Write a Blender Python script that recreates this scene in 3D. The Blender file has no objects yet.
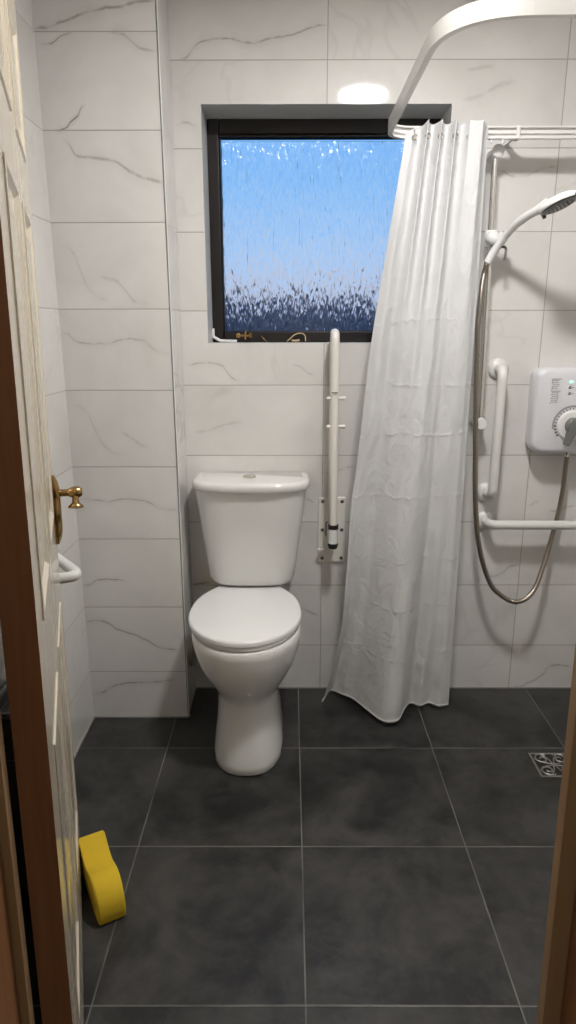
import bpy, bmesh, math, random
from mathutils import Vector, Matrix, noise
random.seed(7)
PI = math.pi
C = bpy.context.scene.collection

# ------------------------------------------------------------------ room measures
DB = 2.412      # back wall
DP = 2.2006     # front of the boxed-in pier
XL = -0.729     # left wall
XP = -0.378     # right side of the pier
XR = 1.42       # right wall
YF = 0.70       # front wall, bathroom side
ZC = 2.42       # ceiling
ROW0, ROWS = 0.1886, 0.253

# ------------------------------------------------------------------ node helpers
class NT:
    def __init__(s, name):
        s.m = bpy.data.materials.new(name); s.m.use_nodes = True
        s.t = s.m.node_tree; s.b = s.t.nodes['Principled BSDF']; s.out = s.t.nodes['Material Output']
    def n(s, typ, **kw):
        nd = s.t.nodes.new(typ)
        for k, v in kw.items(): setattr(nd, k, v)
        return nd
    def link(s, a, b): s.t.links.new(a, b)
    def setin(s, sock, v):
        if isinstance(v, bpy.types.NodeSocket): s.link(v, sock)
        else: sock.default_value = v
    def math(s, op, a, b=None, c=None, clamp=False):
        nd = s.n('ShaderNodeMath', operation=op); nd.use_clamp = clamp
        s.setin(nd.inputs[0], a)
        if b is not None: s.setin(nd.inputs[1], b)
        if c is not None: s.setin(nd.inputs[2], c)
        return nd.outputs[0]
    def comb(s, x, y, z):
        nd = s.n('ShaderNodeCombineXYZ')
        for i, v in enumerate((x, y, z)): s.setin(nd.inputs[i], v)
        return nd.outputs[0]
    def noise(s, vec, scale, detail=3, rough=.5, dist=0):
        nd = s.n('ShaderNodeTexNoise'); s.setin(nd.inputs['Vector'], vec)
        nd.inputs['Scale'].default_value = scale; nd.inputs['Detail'].default_value = detail
        nd.inputs['Roughness'].default_value = rough; nd.inputs['Distortion'].default_value = dist
        return nd.outputs['Fac']
    def ramp(s, fac, a, b, lo=0., hi=1.):
        nd = s.n('ShaderNodeMapRange'); nd.clamp = True
        s.setin(nd.inputs[0], fac); nd.inputs[1].default_value = a; nd.inputs[2].default_value = b
        nd.inputs[3].default_value = lo; nd.inputs[4].default_value = hi
        return nd.outputs[0]
    def mix(s, fac, a, b):
        nd = s.n('ShaderNodeMix', data_type='RGBA'); s.setin(nd.inputs[0], fac)
        for sock, v in ((nd.inputs[6], a), (nd.inputs[7], b)):
            if isinstance(v, bpy.types.NodeSocket): s.link(v, sock)
            else: sock.default_value = (*v[:3], 1)
        return nd.outputs[2]
    def pos(s):
        g = s.n('ShaderNodeNewGeometry'); sp = s.n('ShaderNodeSeparateXYZ'); s.link(g.outputs['Position'], sp.inputs[0])
        return g.outputs['Position'], sp.outputs
    def obj(s):
        g = s.n('ShaderNodeTexCoord'); return g.outputs['Object']
    def bump(s, h, strength=.3, dist=.002):
        nd = s.n('ShaderNodeBump'); nd.inputs['Strength'].default_value = strength
        nd.inputs['Distance'].default_value = dist; s.link(h, nd.inputs['Height'])
        s.link(nd.outputs[0], s.b.inputs['Normal']); return nd

def mat(name, col, rough=.5, metal=0., var=.04, scale=8, bump=0., coat=0., **kw):
    q = NT(name)
    f = q.noise(q.obj(), scale, 3)
    lo = [max(0, c * (1 - var)) for c in col]; hi = [min(1, c * (1 + var)) for c in col]
    q.link(q.mix(f, lo, hi), q.b.inputs['Base Color'])
    q.b.inputs['Roughness'].default_value = rough; q.b.inputs['Metallic'].default_value = metal
    if coat: q.b.inputs['Coat Weight'].default_value = coat; q.b.inputs['Coat Roughness'].default_value = .06
    if bump: q.bump(q.noise(q.obj(), scale * 12, 4), bump, .001)
    return q.m

VP = [[(-0.7256,2.2214),(-0.6529,2.236),(-0.551,2.2652),(-0.4795,2.2747),(-0.3824,2.289)],[(-0.7212,2.1792),(-0.6715,2.189),(-0.6211,2.2088)],[(-0.518,2.211),(-0.4565,2.191),(-0.3864,2.1634)],[(-0.693,1.9578),(-0.6466,1.9815),(-0.6151,2.005),(-0.6017,2.0259)],[(-0.6745,1.9338),(-0.6393,1.8935),(-0.5359,1.8798),(-0.4781,1.8498),(-0.3776,1.8222)],[(-0.7068,1.6429),(-0.6513,1.5702),(-0.5644,1.4812)],[(-0.5906,1.5495),(-0.5153,1.5109),(-0.4395,1.466)],[(-0.7211,1.3813),(-0.685,1.3566),(-0.6059,1.3472),(-0.509,1.3625),(-0.4465,1.3407),(-0.3837,1.3158)],[(-0.712,1.1539),(-0.6456,1.0817),(-0.5495,0.9881)],[(-0.5645,1.0618),(-0.4646,1.015)],[(-0.7088,0.8371),(-0.6142,0.83),(-0.5594,0.8369),(-0.4753,0.8228),(-0.3812,0.7981)],[(-0.7312,0.5232),(-0.677,0.5419),(-0.6112,0.5478),(-0.5788,0.5403)],[(-0.7283,0.3843),(-0.6993,0.3897),(-0.6243,0.3594),(-0.5476,0.3297),(-0.504,0.3061),(-0.4045,0.2745)],[(-0.7256,0.0979),(-0.6613,0.1213),(-0.5953,0.1417),(-0.4798,0.1478),(-0.4172,0.1539)]]
VPS = [(.6,.006),(.6,.0035),(.4,.006),(1.,.0032),(.45,.007),(.25,.007),(.2,.009),(.4,.004),(.25,.006),(.25,.007),(.5,.0032),(.7,.003),(.6,.0042),(.6,.0045)]
VB = [[(-0.3426,2.2156),(-0.31,2.2404),(-0.2746,2.2622),(-0.199,2.2729),(-0.1334,2.2591),(-0.0579,2.2726),(0.0298,2.286),(0.117,2.3101)],[(-0.3668,2.0291),(-0.3343,2.0348),(-0.2959,2.0231)],[(-0.3589,1.2709),(-0.2987,1.2777),(-0.2389,1.2707),(-0.1765,1.2186)],[(0.008,1.2739),(0.0929,1.2357)],[(-0.3432,1.0337),(-0.1687,1.0697)],[(0.122,0.8796),(0.2354,0.9053)],[(0.6866,1.8947),(0.7439,1.8766),(0.799,1.884),(0.8757,1.9032)],[(0.5516,2.1016),(0.72,2.1491)],[(0.5557,2.183),(0.6497,2.1939)],[(0.8848,0.7576),(0.9241,0.7749)],[(0.9669,0.7364),(1.0652,0.7575)],[(0.7538,0.4756),(0.8156,0.4923),(0.8739,0.5255)],[(0.8912,0.0),(0.9561,0.0235),(1.0134,0.0644),(1.0587,0.1015),(1.1192,0.0927)],[(0.0582,0.7845),(0.088,0.7718)],[(0.0352,0.3465),(0.1172,0.317)],[(-0.3809,0.4463),(-0.2998,0.452)],[(1.0,2.05),(1.1,2.12),(1.3,2.16)]]
VBS = [(.55,.0045),(.4,.006),(.4,.0045),(.3,.004),(.2,.007),(.45,.0045),(.4,.006),(.2,.010),(.2,.008),(.6,.0035),(.55,.0035),(.5,.004),(.6,.004),(.7,.004),(.5,.005),(.7,.007),(.4,.005)]

def tile_material(name, axis, u0, uw, veins=(), vs=(), auto=.35):
    """glossy white marble-look wall tile; axis 0 = runs along x, 1 = along y"""
    q = NT(name); P, xyz = q.pos(); u = xyz[axis]; z = xyz[2]
    def cell(c, o, w):
        a = q.math('DIVIDE', q.math('SUBTRACT', c, o), w)
        fl = q.math('FLOOR', a); fr = q.math('SUBTRACT', a, fl)
        d = q.math('MULTIPLY', q.math('MINIMUM', fr, q.math('SUBTRACT', 1., fr)), w)
        return fl, d
    fu, du = cell(u, u0, uw); fz, dz = cell(z, ROW0, ROWS)
    d = q.math('MINIMUM', du, dz)
    grout = q.ramp(d, .0009, .0019, 1., 0.)
    wn = q.n('ShaderNodeTexWhiteNoise', noise_dimensions='3D'); q.link(q.comb(fu, fz, float(axis)), wn.inputs['Vector'])
    off = q.n('ShaderNodeVectorMath', operation='MULTIPLY_ADD'); q.link(wn.outputs['Color'], off.inputs[0])
    off.inputs[1].default_value = (30, 30, 30); q.link(P, off.inputs[2])
    uv = off.outputs[0]
    cloud = q.noise(uv, 3.2, 4, .55, .6)
    v = q.math('ABSOLUTE', q.math('SUBTRACT', q.noise(uv, 1.7, 4, .5, .8), .5))
    vein = q.math('MULTIPLY', q.ramp(v, 0., .012, 1., 0.), q.ramp(q.noise(uv, 2.6, 2), .47, .62))
    vein = q.math('MULTIPLY', vein, auto)
    # the veins that can be followed in the tiles
    wob = q.math('MULTIPLY', q.math('SUBTRACT', q.noise(P, 30, 3), .5), .014)
    brk = q.ramp(q.noise(P, 22, 3, .6), .38, .55, .35, 1.)
    zz = q.math('ADD', z, wob)
    umin, umax = (XL - .05, XR + .05)
    un = q.math('DIVIDE', q.math('SUBTRACT', u, umin), umax - umin)
    for pts, (st, w) in zip(veins, vs):
        zl = min(p[1] for p in pts) - .02; zh = max(p[1] for p in pts) + .02
        fc = q.n('ShaderNodeFloatCurve'); cu = fc.mapping.curves[0]
        pp = [((a - umin) / (umax - umin), (b - zl) / (zh - zl)) for a, b in pts]
        cu.points[0].location = (max(0, pp[0][0] - .02), pp[0][1]); cu.points[1].location = (min(1, pp[-1][0] + .02), pp[-1][1])
        for a, b in pp: cu.points.new(a, b)
        fc.mapping.update(); q.link(un, fc.inputs['Value'])
        zc = q.math('MULTIPLY_ADD', fc.outputs[0], zh - zl, zl)
        dd = q.math('ABSOLUTE', q.math('SUBTRACT', zz, zc))
        core = q.ramp(dd, 0., w * 1.2, st, 0.); halo = q.ramp(dd, 0., w * 5, st * .16, 0.)
        s_ = q.math('MAXIMUM', q.math('MULTIPLY', core, brk), halo)
        a0, a1 = pts[0][0], pts[-1][0]
        gate = q.math('MULTIPLY', q.ramp(u, a0 - .006, a0 + .02), q.ramp(u, a1 - .02, a1 + .006, 1., 0.))
        vein = q.math('MAXIMUM', vein, q.math('MULTIPLY', s_, gate))
    base = q.mix(q.ramp(cloud, .35, .7), (.665, .65, .63), (.755, .742, .725))
    base = q.mix(q.math('MULTIPLY', vein, 1.25, clamp=True), base, (.22, .195, .175))
    base = q.mix(grout, base, (.37, .35, .325))
    q.link(base, q.b.inputs['Base Color'])
    q.link(q.ramp(grout, 0, 1, .06, .7), q.b.inputs['Roughness'])
    h = q.math('ADD', q.ramp(d, .0008, .003), q.math('MULTIPLY', q.noise(P, 9, 2), .12))
    q.bump(h, .35, .0015)
    return q.m

def floor_material():
    q = NT('slate_floor_tile'); P, xyz = q.pos()
    def cell(c, o, w):
        a = q.math('DIVIDE', q.math('SUBTRACT', c, o), w); fl = q.math('FLOOR', a); fr = q.math('SUBTRACT', a, fl)
        return fl, q.math('MULTIPLY', q.math('MINIMUM', fr, q.math('SUBTRACT', 1., fr)), w)
    fx, dx = cell(xyz[0], -.4233, .4562); fy, dy = cell(xyz[1], 2.0113, .4562)
    d = q.math('MINIMUM', dx, dy)
    wn = q.n('ShaderNodeTexWhiteNoise', noise_dimensions='3D'); q.link(q.comb(fx, fy, 3.), wn.inputs['Vector'])
    off = q.n('ShaderNodeVectorMath', operation='MULTIPLY_ADD'); q.link(wn.outputs['Color'], off.inputs[0])
    off.inputs[1].default_value = (20, 20, 20); q.link(P, off.inputs[2]); uv = off.outputs[0]
    a = q.noise(uv, 5, 6, .62, .5); b = q.noise(uv, 22, 5, .6)
    f = q.math('ADD', q.math('MULTIPLY', a, .75), q.math('MULTIPLY', b, .25))
    base = q.mix(q.ramp(f, .40, .60), (.0085, .0085, .0085), (.045, .0435, .041))
    dry = q.noise(P, 2.1, 4, .6, 1.)                                   # dried water film
    base = q.mix(q.math('MULTIPLY', q.ramp(dry, .5, .72), .35), base, (.06, .059, .055))
    ring = q.math('ABSOLUTE', q.math('SUBTRACT', q.noise(uv, 11, 1), .6))
    base = q.mix(q.math('MULTIPLY', q.ramp(ring, 0, .008, 1., 0.), .04), base, (.2, .2, .19))
    grout = q.ramp(d, .0012, .0022, 1., 0.)
    gv = q.ramp(q.noise(P, 4, 3), .35, .65, .25, 1.)
    base = q.mix(q.math('MULTIPLY', grout, gv), base, (.19, .186, .172))
    q.link(base, q.b.inputs['Base Color'])
    q.link(q.ramp(f, .3, .7, .34, .5), q.b.inputs['Roughness'])
    q.bump(q.math('ADD', q.ramp(d, .001, .004), q.math('MULTIPLY', b, .3)), .3, .0015)
    return q.m

def wood_material(name, a, b, rough=.45):
    q = NT(name); mp = q.n('ShaderNodeMapping'); q.link(q.obj(), mp.inputs[0]); mp.inputs['Scale'].default_value = (14, 14, .8)
    f = q.noise(mp.outputs[0], 3, 5, .6, .8); k = q.noise(q.obj(), 2.2, 1)
    c = q.mix(q.ramp(f, .3, .7), a, b)
    c = q.mix(q.math('MULTIPLY', q.ramp(k, .70, .76), .5), c, [x * .4 for x in a])
    q.link(c, q.b.inputs['Base Color']); q.b.inputs['Roughness'].default_value = rough
    q.bump(f, .15, .001); return q.m

def curtain_material():
    q = NT('shower_curtain_cloth'); t = q.t
    att = q.n('ShaderNodeUVMap'); sp = q.n('ShaderNodeSeparateXYZ'); q.link(att.outputs[0], sp.inputs[0])
    u, v = sp.outputs[0], sp.outputs[1]
    warp = q.math('MULTIPLY', q.math('SUBTRACT', q.noise(q.comb(q.math('MULTIPLY', u, 3.), v, 0.), 5, 2), .5), .02)
    vv = q.math('ADD', v, warp)
    h = None
    for v0 in (.29, .395, .476, .585, .70, .79, .885):                  # packing creases
        e = q.ramp(q.math('ABSOLUTE', q.math('SUBTRACT', vv, v0)), 0, .0035, 1., 0.)
        e = q.math('MULTIPLY', e, q.ramp(q.noise(q.comb(q.math('MULTIPLY', u, 4.), v0 * 9, 0.), 3, 1), .38, .6))
        h = e if h is None else q.math('ADD', h, e)
    wr = q.noise(q.comb(q.math('MULTIPLY', u, 6.), q.math('MULTIPLY', v, 16.), 0.), 1.6, 4, .5, 1.4)
    hh = q.math('ADD', q.math('MULTIPLY', h, .45), q.math('MULTIPLY', wr, 1.8))
    bp = q.bump(hh, .55, .006)
    q.b.inputs['Base Color'].default_value = (.85, .85, .85, 1); q.b.inputs['Roughness'].default_value = .42
    tr = q.n('ShaderNodeBsdfTranslucent'); tr.inputs['Color'].default_value = (.78, .8, .84, 1); q.link(bp.outputs[0], tr.inputs['Normal'])
    mx = q.n('ShaderNodeMixShader'); mx.inputs[0].default_value = .30
    q.link(q.b.outputs[0], mx.inputs[1]); q.link(tr.outputs[0], mx.inputs[2])
    tp = q.n('ShaderNodeBsdfTransparent'); m2 = q.n('ShaderNodeMixShader'); m2.inputs[0].default_value = .07
    q.link(mx.outputs[0], m2.inputs[1]); q.link(tp.outputs[0], m2.inputs[2]); q.link(m2.outputs[0], q.out.inputs[0])
    return q.m

def glass_material():
    q = NT('rain_patterned_glass')
    mp = q.n('ShaderNodeMapping'); q.link(q.obj(), mp.inputs[0]); mp.inputs['Scale'].default_value = (1, 1, .035)
    a = q.noise(mp.outputs[0], 150, 2, .5, .5)
    mp2 = q.n('ShaderNodeMapping'); q.link(q.obj(), mp2.inputs[0]); mp2.inputs['Scale'].default_value = (1, 1, .17)
    b = q.noise(mp2.outputs[0], 90, 2, .5, .3)
    q.bump(q.math('ADD', a, q.math('MULTIPLY', b, 1.3)), 1., .0036)
    q.b.inputs['Base Color'].default_value = (.97, .985, 1, 1); q.b.inputs['Roughness'].default_value = .10
    q.b.inputs['Transmission Weight'].default_value = 1.; q.b.inputs['IOR'].default_value = 1.48
    return q.m

def emit(name, col, s):
    q = NT(name); q.b.inputs['Base Color'].default_value = (*col, 1)
    q.b.inputs['Emission Color'].default_value = (*col, 1); q.b.inputs['Emission Strength'].default_value = s; return q.m

# ------------------------------------------------------------------ mesh helpers
def link_obj(name, bm, m, parent=None, smooth=False, bevel=0., seg=2, sub=0):
    me = bpy.data.meshes.new(name)
    bmesh.ops.recalc_face_normals(bm, faces=bm.faces[:])
    bm.to_mesh(me); bm.free()
    for mm in (m if isinstance(m, (list, tuple)) else [m]): me.materials.append(mm)
    if smooth:
        for p in me.polygons: p.use_smooth = True
        if name != 'cloth': me.set_sharp_from_angle(angle=math.radians(52))
    o = bpy.data.objects.new(name, me); C.objects.link(o)
    if parent is not None: o.parent = parent
    if bevel:
        b = o.modifiers.new('bevel', 'BEVEL'); b.width = bevel; b.segments = seg; b.limit_method = 'ANGLE'; b.angle_limit = math.radians(40)
        for p in me.polygons: p.use_smooth = True
        w = o.modifiers.new('wn', 'WEIGHTED_NORMAL')
    if sub:
        s = o.modifiers.new('sub', 'SUBSURF'); s.levels = sub; s.render_levels = sub
    return o
def tag(o, label, cat, group=None, kind=None):
    o['label'] = label; o['category'] = cat
    if group: o['group'] = group
    if kind: o['kind'] = kind
    return o
def empty(name, loc=(0, 0, 0), label=None, cat=None, kind=None):
    o = bpy.data.objects.new(name, None); C.objects.link(o); o.location = loc; o.empty_display_size = .05
    if label: tag(o, label, cat)
    if kind: o['kind'] = kind
    return o
def keep(o):
    """give a child world-space mesh coordinates under a parent that sits elsewhere"""
    p = o.parent
    if p: o.matrix_parent_inverse = p.matrix_basis.inverted() if p.parent is None else (p.parent.matrix_basis @ Matrix.Identity(4)).inverted()
    return o
def box(bm, x0, x1, y0, y1, z0, z1, mi=0, M=None):
    vs = [bm.verts.new((x, y, z)) for x in (x0, x1) for y in (y0, y1) for z in (z0, z1)]
    if M is not None:
        for v in vs: v.co = M @ v.co
    for f in ((0, 1, 3, 2), (4, 6, 7, 5), (0, 4, 5, 1), (2, 3, 7, 6), (0, 2, 6, 4), (1, 5, 7, 3)):
        fc = bm.faces.new([vs[i] for i in f]); fc.material_index = mi
    return bm
def loft(bm, rings, cap0=True, cap1=True, closed=True):
    R = [[bm.verts.new(p) for p in r] for r in rings]; n = len(R[0])
    for a, b in zip(R, R[1:]):
        for i in range(n if closed else n - 1):
            j = (i + 1) % n; bm.faces.new((a[i], a[j], b[j], b[i]))
    if cap0: bm.faces.new(R[0][::-1])
    if cap1: bm.faces.new(R[-1])
    return R
def smooth_path(pts, k=8):
    P = [Vector(p) for p in pts]; out = []
    for i in range(len(P) - 1):
        a = P[max(0, i - 1)]; b = P[i]; c = P[i + 1]; d = P[min(len(P) - 1, i + 2)]
        for j in range(k):
            t = j / k
            out.append(.5 * ((2 * b) + (c - a) * t + (2 * a - 5 * b + 4 * c - d) * t * t + (3 * b - a - 3 * c + d) * t ** 3))
    out.append(P[-1]); return out
def fillet(pts, r, k=6):
    P = [Vector(p) for p in pts]; out = [P[0]]
    for i in range(1, len(P) - 1):
        a = (P[i - 1] - P[i]); b = (P[i + 1] - P[i]); rr = min(r, a.length * .49, b.length * .49)
        s = P[i] + a.normalized() * rr; e = P[i] + b.normalized() * rr
        for j in range(k + 1):
            t = j / k; out.append(s * (1 - t) ** 2 + P[i] * 2 * t * (1 - t) + e * t * t)
    out.append(P[-1]); return out
def tube(bm, path, r, n=16, prof=None):
    """r: number or function of t; prof: list of (a,b) for a non-round section"""
    P = [Vector(p) for p in path]; T = []
    for i in range(len(P)):
        T.append((P[min(i + 1, len(P) - 1)] - P[max(i - 1, 0)]).normalized())
    up = Vector((0, 0, 1)) if abs(T[0].z) < .9 else Vector((1, 0, 0))
    nrm = (up - T[0] * up.dot(T[0])).normalized(); rings = []
    for i, p in enumerate(P):
        nrm = (nrm - T[i] * nrm.dot(T[i])).normalized(); bi = T[i].cross(nrm)
        rr = r(i / (len(P) - 1)) if callable(r) else r
        if prof: rings.append([p + nrm * a + bi * b for a, b in prof])
        else: rings.append([p + (nrm * math.cos(2 * PI * k / n) + bi * math.sin(2 * PI * k / n)) * rr for k in range(n)])
    loft(bm, rings); return bm
def disc(bm, c, axis, prof, n=28):
    """lathe: prof = [(along, radius)...] about axis through c"""
    a = Vector(axis).normalized(); up = Vector((0, 0, 1)) if abs(a.z) < .9 else Vector((1, 0, 0))
    e = a.cross(up).normalized(); f = a.cross(e); c = Vector(c)
    loft(bm, [[c + a * h + (e * math.cos(2 * PI * k / n) + f * math.sin(2 * PI * k / n)) * max(r, 1e-5) for k in range(n)] for h, r in prof])
    return bm
def B(): return bmesh.new()

# ------------------------------------------------------------------ materials
M_back = tile_material('marble_wall_tile_back', 0, .120, .7574, VB, VBS, .08)
M_pier = tile_material('marble_wall_tile_pier', 0, XP, .7574, VP, VPS, .0)
M_side = tile_material('marble_wall_tile_side', 1, DB, .7574, (), (), .2)
M_plas = mat('painted_plaster', (.66, .65, .62), .6, bump=.1)
M_reveal = mat('window_reveal_paint', (.62, .62, .61), .35)
M_ceil = mat('ceiling_paint', (.74, .73, .70), .7)
M_floor = floor_material()
M_trim = mat('white_tile_trim', (.74, .74, .72), .2)
M_cer = mat('glazed_ceramic', (.76, .755, .74), .09, coat=.4, var=.01)
M_seat = mat('seat_plastic', (.80, .80, .79), .22, var=.01)
M_chrome = mat('chrome', (.80, .77, .72), .24, 1.)
M_satin = mat('satin_steel', (.34, .30, .255), .33, 1.)
M_white = mat('white_plastic', (.78, .78, .77), .25, var=.01)
M_heat = mat('heater_plastic', (.72, .72, .76), .28, var=.01)
M_rail = mat('powder_coated_rail', (.72, .72, .69), .28, var=.01)
M_cream = mat('ivory_coated_rail', (.80, .775, .72), .3, var=.02)
M_track = mat('curtain_track_aluminium', (.78, .77, .75), .3, 0., var=.03)
M_black = mat('black_rubber', (.012, .012, .013), .4)
M_dgrey = mat('dark_grey_plastic', (.09, .09, .09), .35)
M_grey = mat('grey_knob_plastic', (.16, .165, .15), .3)
M_brown = mat('dark_stained_frame', (.009, .006, .006), .38)
M_brass = mat('worn_brass', (.40, .25, .10), .25, 1., var=.15, scale=30)
M_pine = wood_material('stained_brown_wood', (.26, .112, .045), (.35, .165, .074))
M_oak = wood_material('bare_light_wood', (.40, .26, .14), (.50, .34, .19))
M_sponge = mat('yellow_sponge', (.68, .47, .02), .85, var=.10, scale=14, bump=.5)
M_curt = curtain_material()
M_glass = glass_material()
q = NT('cream_gloss_paint'); f = q.noise(q.obj(), 5, 3)
q.link(q.mix(q.ramp(f, .62, .72), (.64, .57, .45), (.59, .51, .385)), q.b.inputs['Base Color'])
q.b.inputs['Roughness'].default_value = .2; q.b.inputs['Coat Weight'].default_value = .3; M_door = q.m

# ------------------------------------------------------------------ room shell
def struct(name, bm, m, **kw):
    o = link_obj(name, bm, m, **kw); o['kind'] = 'structure'; return o
struct('floor', box(B(), XL - .1, XR + .1, -1.6, DB + .02, -.08, 0), M_floor)
struct('ceiling', box(B(), XL - .1, XR + .1, -1.6, DB + .3, ZC, ZC + .08), M_ceil)
struct('wall_left', box(B(), XL - .1, XL, YF - .12, DB + .25, 0, ZC), M_side)
struct('wall_right', box(B(), XR, XR + .1, YF - .12, DB + .25, 0, ZC), M_side)
WX0, WX1, WZ0, WZ1 = -.2850, .5205, 1.3455, 2.0885
bm = B(); T = .25
box(bm, XL, WX0, DB, DB + T, 0, ZC); box(bm, WX1, XR, DB, DB + T, 0, ZC)
box(bm, WX0, WX1, DB, DB + T, 0, WZ0); box(bm, WX0, WX1, DB, DB + T, WZ1, ZC)
for fc in bm.faces:
    fc.material_index = 0 if abs(fc.calc_center_median().y - DB) < 1e-4 else 1
struct('wall_back', bm, [M_back, M_reveal])
bm = B(); box(bm, XL, XP, DP, DB, 0, ZC)
for fc in bm.faces:
    fc.material_index = 1 if abs(fc.calc_center_median().x - XP) < 1e-4 else 0
struct('wall_pier', bm, [M_pier, M_side])
# quadrant tile trim down the corner of the pier
bm = B(); box(bm, XP - .0022, XP + .0004, DP - .0006, DP + .002, 0, ZC)
struct('trim_1', bm, mat('corner_joint', (.22, .21, .20), .5))
bm = B(); box(bm, XP + .0005, XP + .004, DP, DP + .010, 0, ZC); struct('trim_2', bm, M_trim, bevel=.002)
# white silicone line between wall and floor
bm = B(); box(bm, XP, XR, DB - .004, DB, 0, .004); box(bm, XL, XP, DP - .004, DP, 0, .004); box(bm, XL, XL + .004, .8, DP, 0, .004)
struct('trim_3', bm, mat('grey_silicone', (.28, .27, .25), .4))
# window board edge: silicone bead round the frame
bm = B()
tube(bm, [(WX0 + .003, 2.55, WZ0 + .05), (WX0 + .004, 2.548, WZ0 + .02), (WX0 + .03, 2.545, WZ0 + .006), (WX0 + .09, 2.545, WZ0 + .004)], .006, 8)
struct('trim_4', bm, M_white, smooth=True)

# hallway behind the photographer
bm = B(); box(bm, XL - .1, -.43, YF - .12, YF, 0, ZC); box(bm, .43, XR + .1, YF - .12, YF, 0, ZC); box(bm, -.43, .43, YF - .12, YF, 2.08, ZC)
struct('wall_front', bm, M_plas)
bm = B(); box(bm, XL - .1, XL - .02, -1.6, YF - .12, 0, ZC); struct('wall_hall_left', bm, M_plas)
bm = B(); box(bm, XR + .02, XR + .1, -1.6, YF - .12, 0, ZC); struct('wall_hall_right', bm, M_plas)
bm = B(); box(bm, XL - .1, XR + .1, -1.68, -1.6, 0, ZC); struct('wall_hall_end', bm, M_plas)

# door frame (slightly out of plumb, opening narrows towards the top)
def jamb(side):
    s = side; x = .3815 if s > 0 else -.3845
    root = empty('trim_5' if s < 0 else 'trim_6', kind='structure')
    bm = B()
    k = -s * .0165                                   # lean per metre
    def lb(x0, x1, y0, y1):
        vs = []
        a, b = sorted((x0, x1))
        for z in (0, 2.05):
            for X, Y in ((a, y0), (b, y0), (b, y1), (a, y1)): vs.append(bm.verts.new((X + k * z, Y, z)))
        for f in ((0, 3, 2, 1), (4, 5, 6, 7), (0, 1, 5, 4), (1, 2, 6, 5), (2, 3, 7, 6), (3, 0, 4, 7)): bm.faces.new([vs[i] for i in f])
    if s < 0:
        lb(x - .012, x - .045, .560, .74)
        link_obj('jamb_face', bm, M_pine, root, bevel=.002)
        bm = B(); lb(x, x - .0425, .742, .757); link_obj('rebate_edge', bm, M_oak, root, bevel=.001)
        bm = B(); lb(x - .035, x - .11, .545, .565); link_obj('architrave', bm, M_pine, root, bevel=.004)
    else:
        lb(x + .012, x + .045, .560, .735)
        link_obj('jamb_face', bm, M_pine, root, bevel=.002)
        bm = B(); lb(x - .012, x + .0425, .736, .757); link_obj('rebate_edge', bm, M_oak, root, bevel=.001)
        bm = B(); lb(x + .03, x + .11, .545, .565); link_obj('architrave', bm, M_pine, root, bevel=.004)
    return root
jamb(-1); jamb(1)
bm = B(); box(bm, -.40, .40, .57, .757, 2.045, 2.08); struct('trim_7', bm, M_pine, bevel=.002)

# ------------------------------------------------------------------ window
win = empty('window_1', (0, 0, 0), kind='structure')
FY0, FY1 = 2.565, 2.63
bm = B()
box(bm, WX0, WX0 + .040, FY0, FY1, WZ0, WZ1); box(bm, WX1 - .040, WX1, FY0, FY1, WZ0, WZ1)
box(bm, WX0 + .042, WX1 - .042, FY0, FY1, WZ1 - .046, WZ1); box(bm, WX0 + .042, WX1 - .042, FY0, FY1, WZ0, WZ0 + .040)
link_obj('window_frame', bm, M_brown, win, bevel=.004)
bm = B()
for a, b, c_, d in ((WX0 + .042, WX0 + .0445, WZ0 + .04, WZ1 - .046), (WX1 - .0445, WX1 - .042, WZ0 + .04, WZ1 - .046), (WX0 + .0445, WX1 - .0445, WZ1 - .0525, WZ1 - .046), (WX0 + .0445, WX1 - .0445, WZ0 + .04, WZ0 + .0425)):
    box(bm, a, b, FY0 + .012, FY1 - .01, c_, d)
link_obj('glazing_bead', bm, M_brown, win, bevel=.002)
bm = B(); box(bm, WX0 + .043, WX1 - .043, 2.600, 2.606, WZ0 + .041, WZ1 - .062)
link_obj('pane', bm, M_glass, win)
bm = B()   # casement stay on its pin
tube(bm, [(-.192, 2.556, 1.3700), (-.150, 2.552, 1.3705)], .0045, 10)
tube(bm, [(-.164, 2.562, 1.358), (-.164, 2.548, 1.375), (-.160, 2.548, 1.387)], .005, 10)
disc(bm, (-.19, 2.562, 1.370), (0, -1, 0), [(0, .009), (.006, .009), (.008, .006)])
box(bm, -.150, -.139, 2.548, 2.566, 1.362, 1.380)
link_obj('window_stay', bm, M_brass, win, smooth=True)
bm = B(); tube(bm, smooth_path([(-.105, 2.55, 1.368), (-.094, 2.546, 1.357), (-.082, 2.552, 1.348)]), .0018, 8); link_obj('pin', bm, M_brass, win, smooth=True)
bm = B()
tube(bm, smooth_path([(-.010, 2.53, 1.349), (.000, 2.535, 1.358), (.020, 2.545, 1.374), (.042, 2.55, 1.378), (.056, 2.55, 1.370), (.058, 2.54, 1.350)]), .0021, 8)
tube(bm, smooth_path([(.008, 2.54, 1.352), (.022, 2.535, 1.351), (.036, 2.535, 1.354)]), .0042, 8)
o = link_obj('string', bm, mat('beige_cord', (.50, .38, .22), .8), smooth=True)
tag(o, 'short loop of beige cord lying on the window sill', 'cord')
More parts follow.
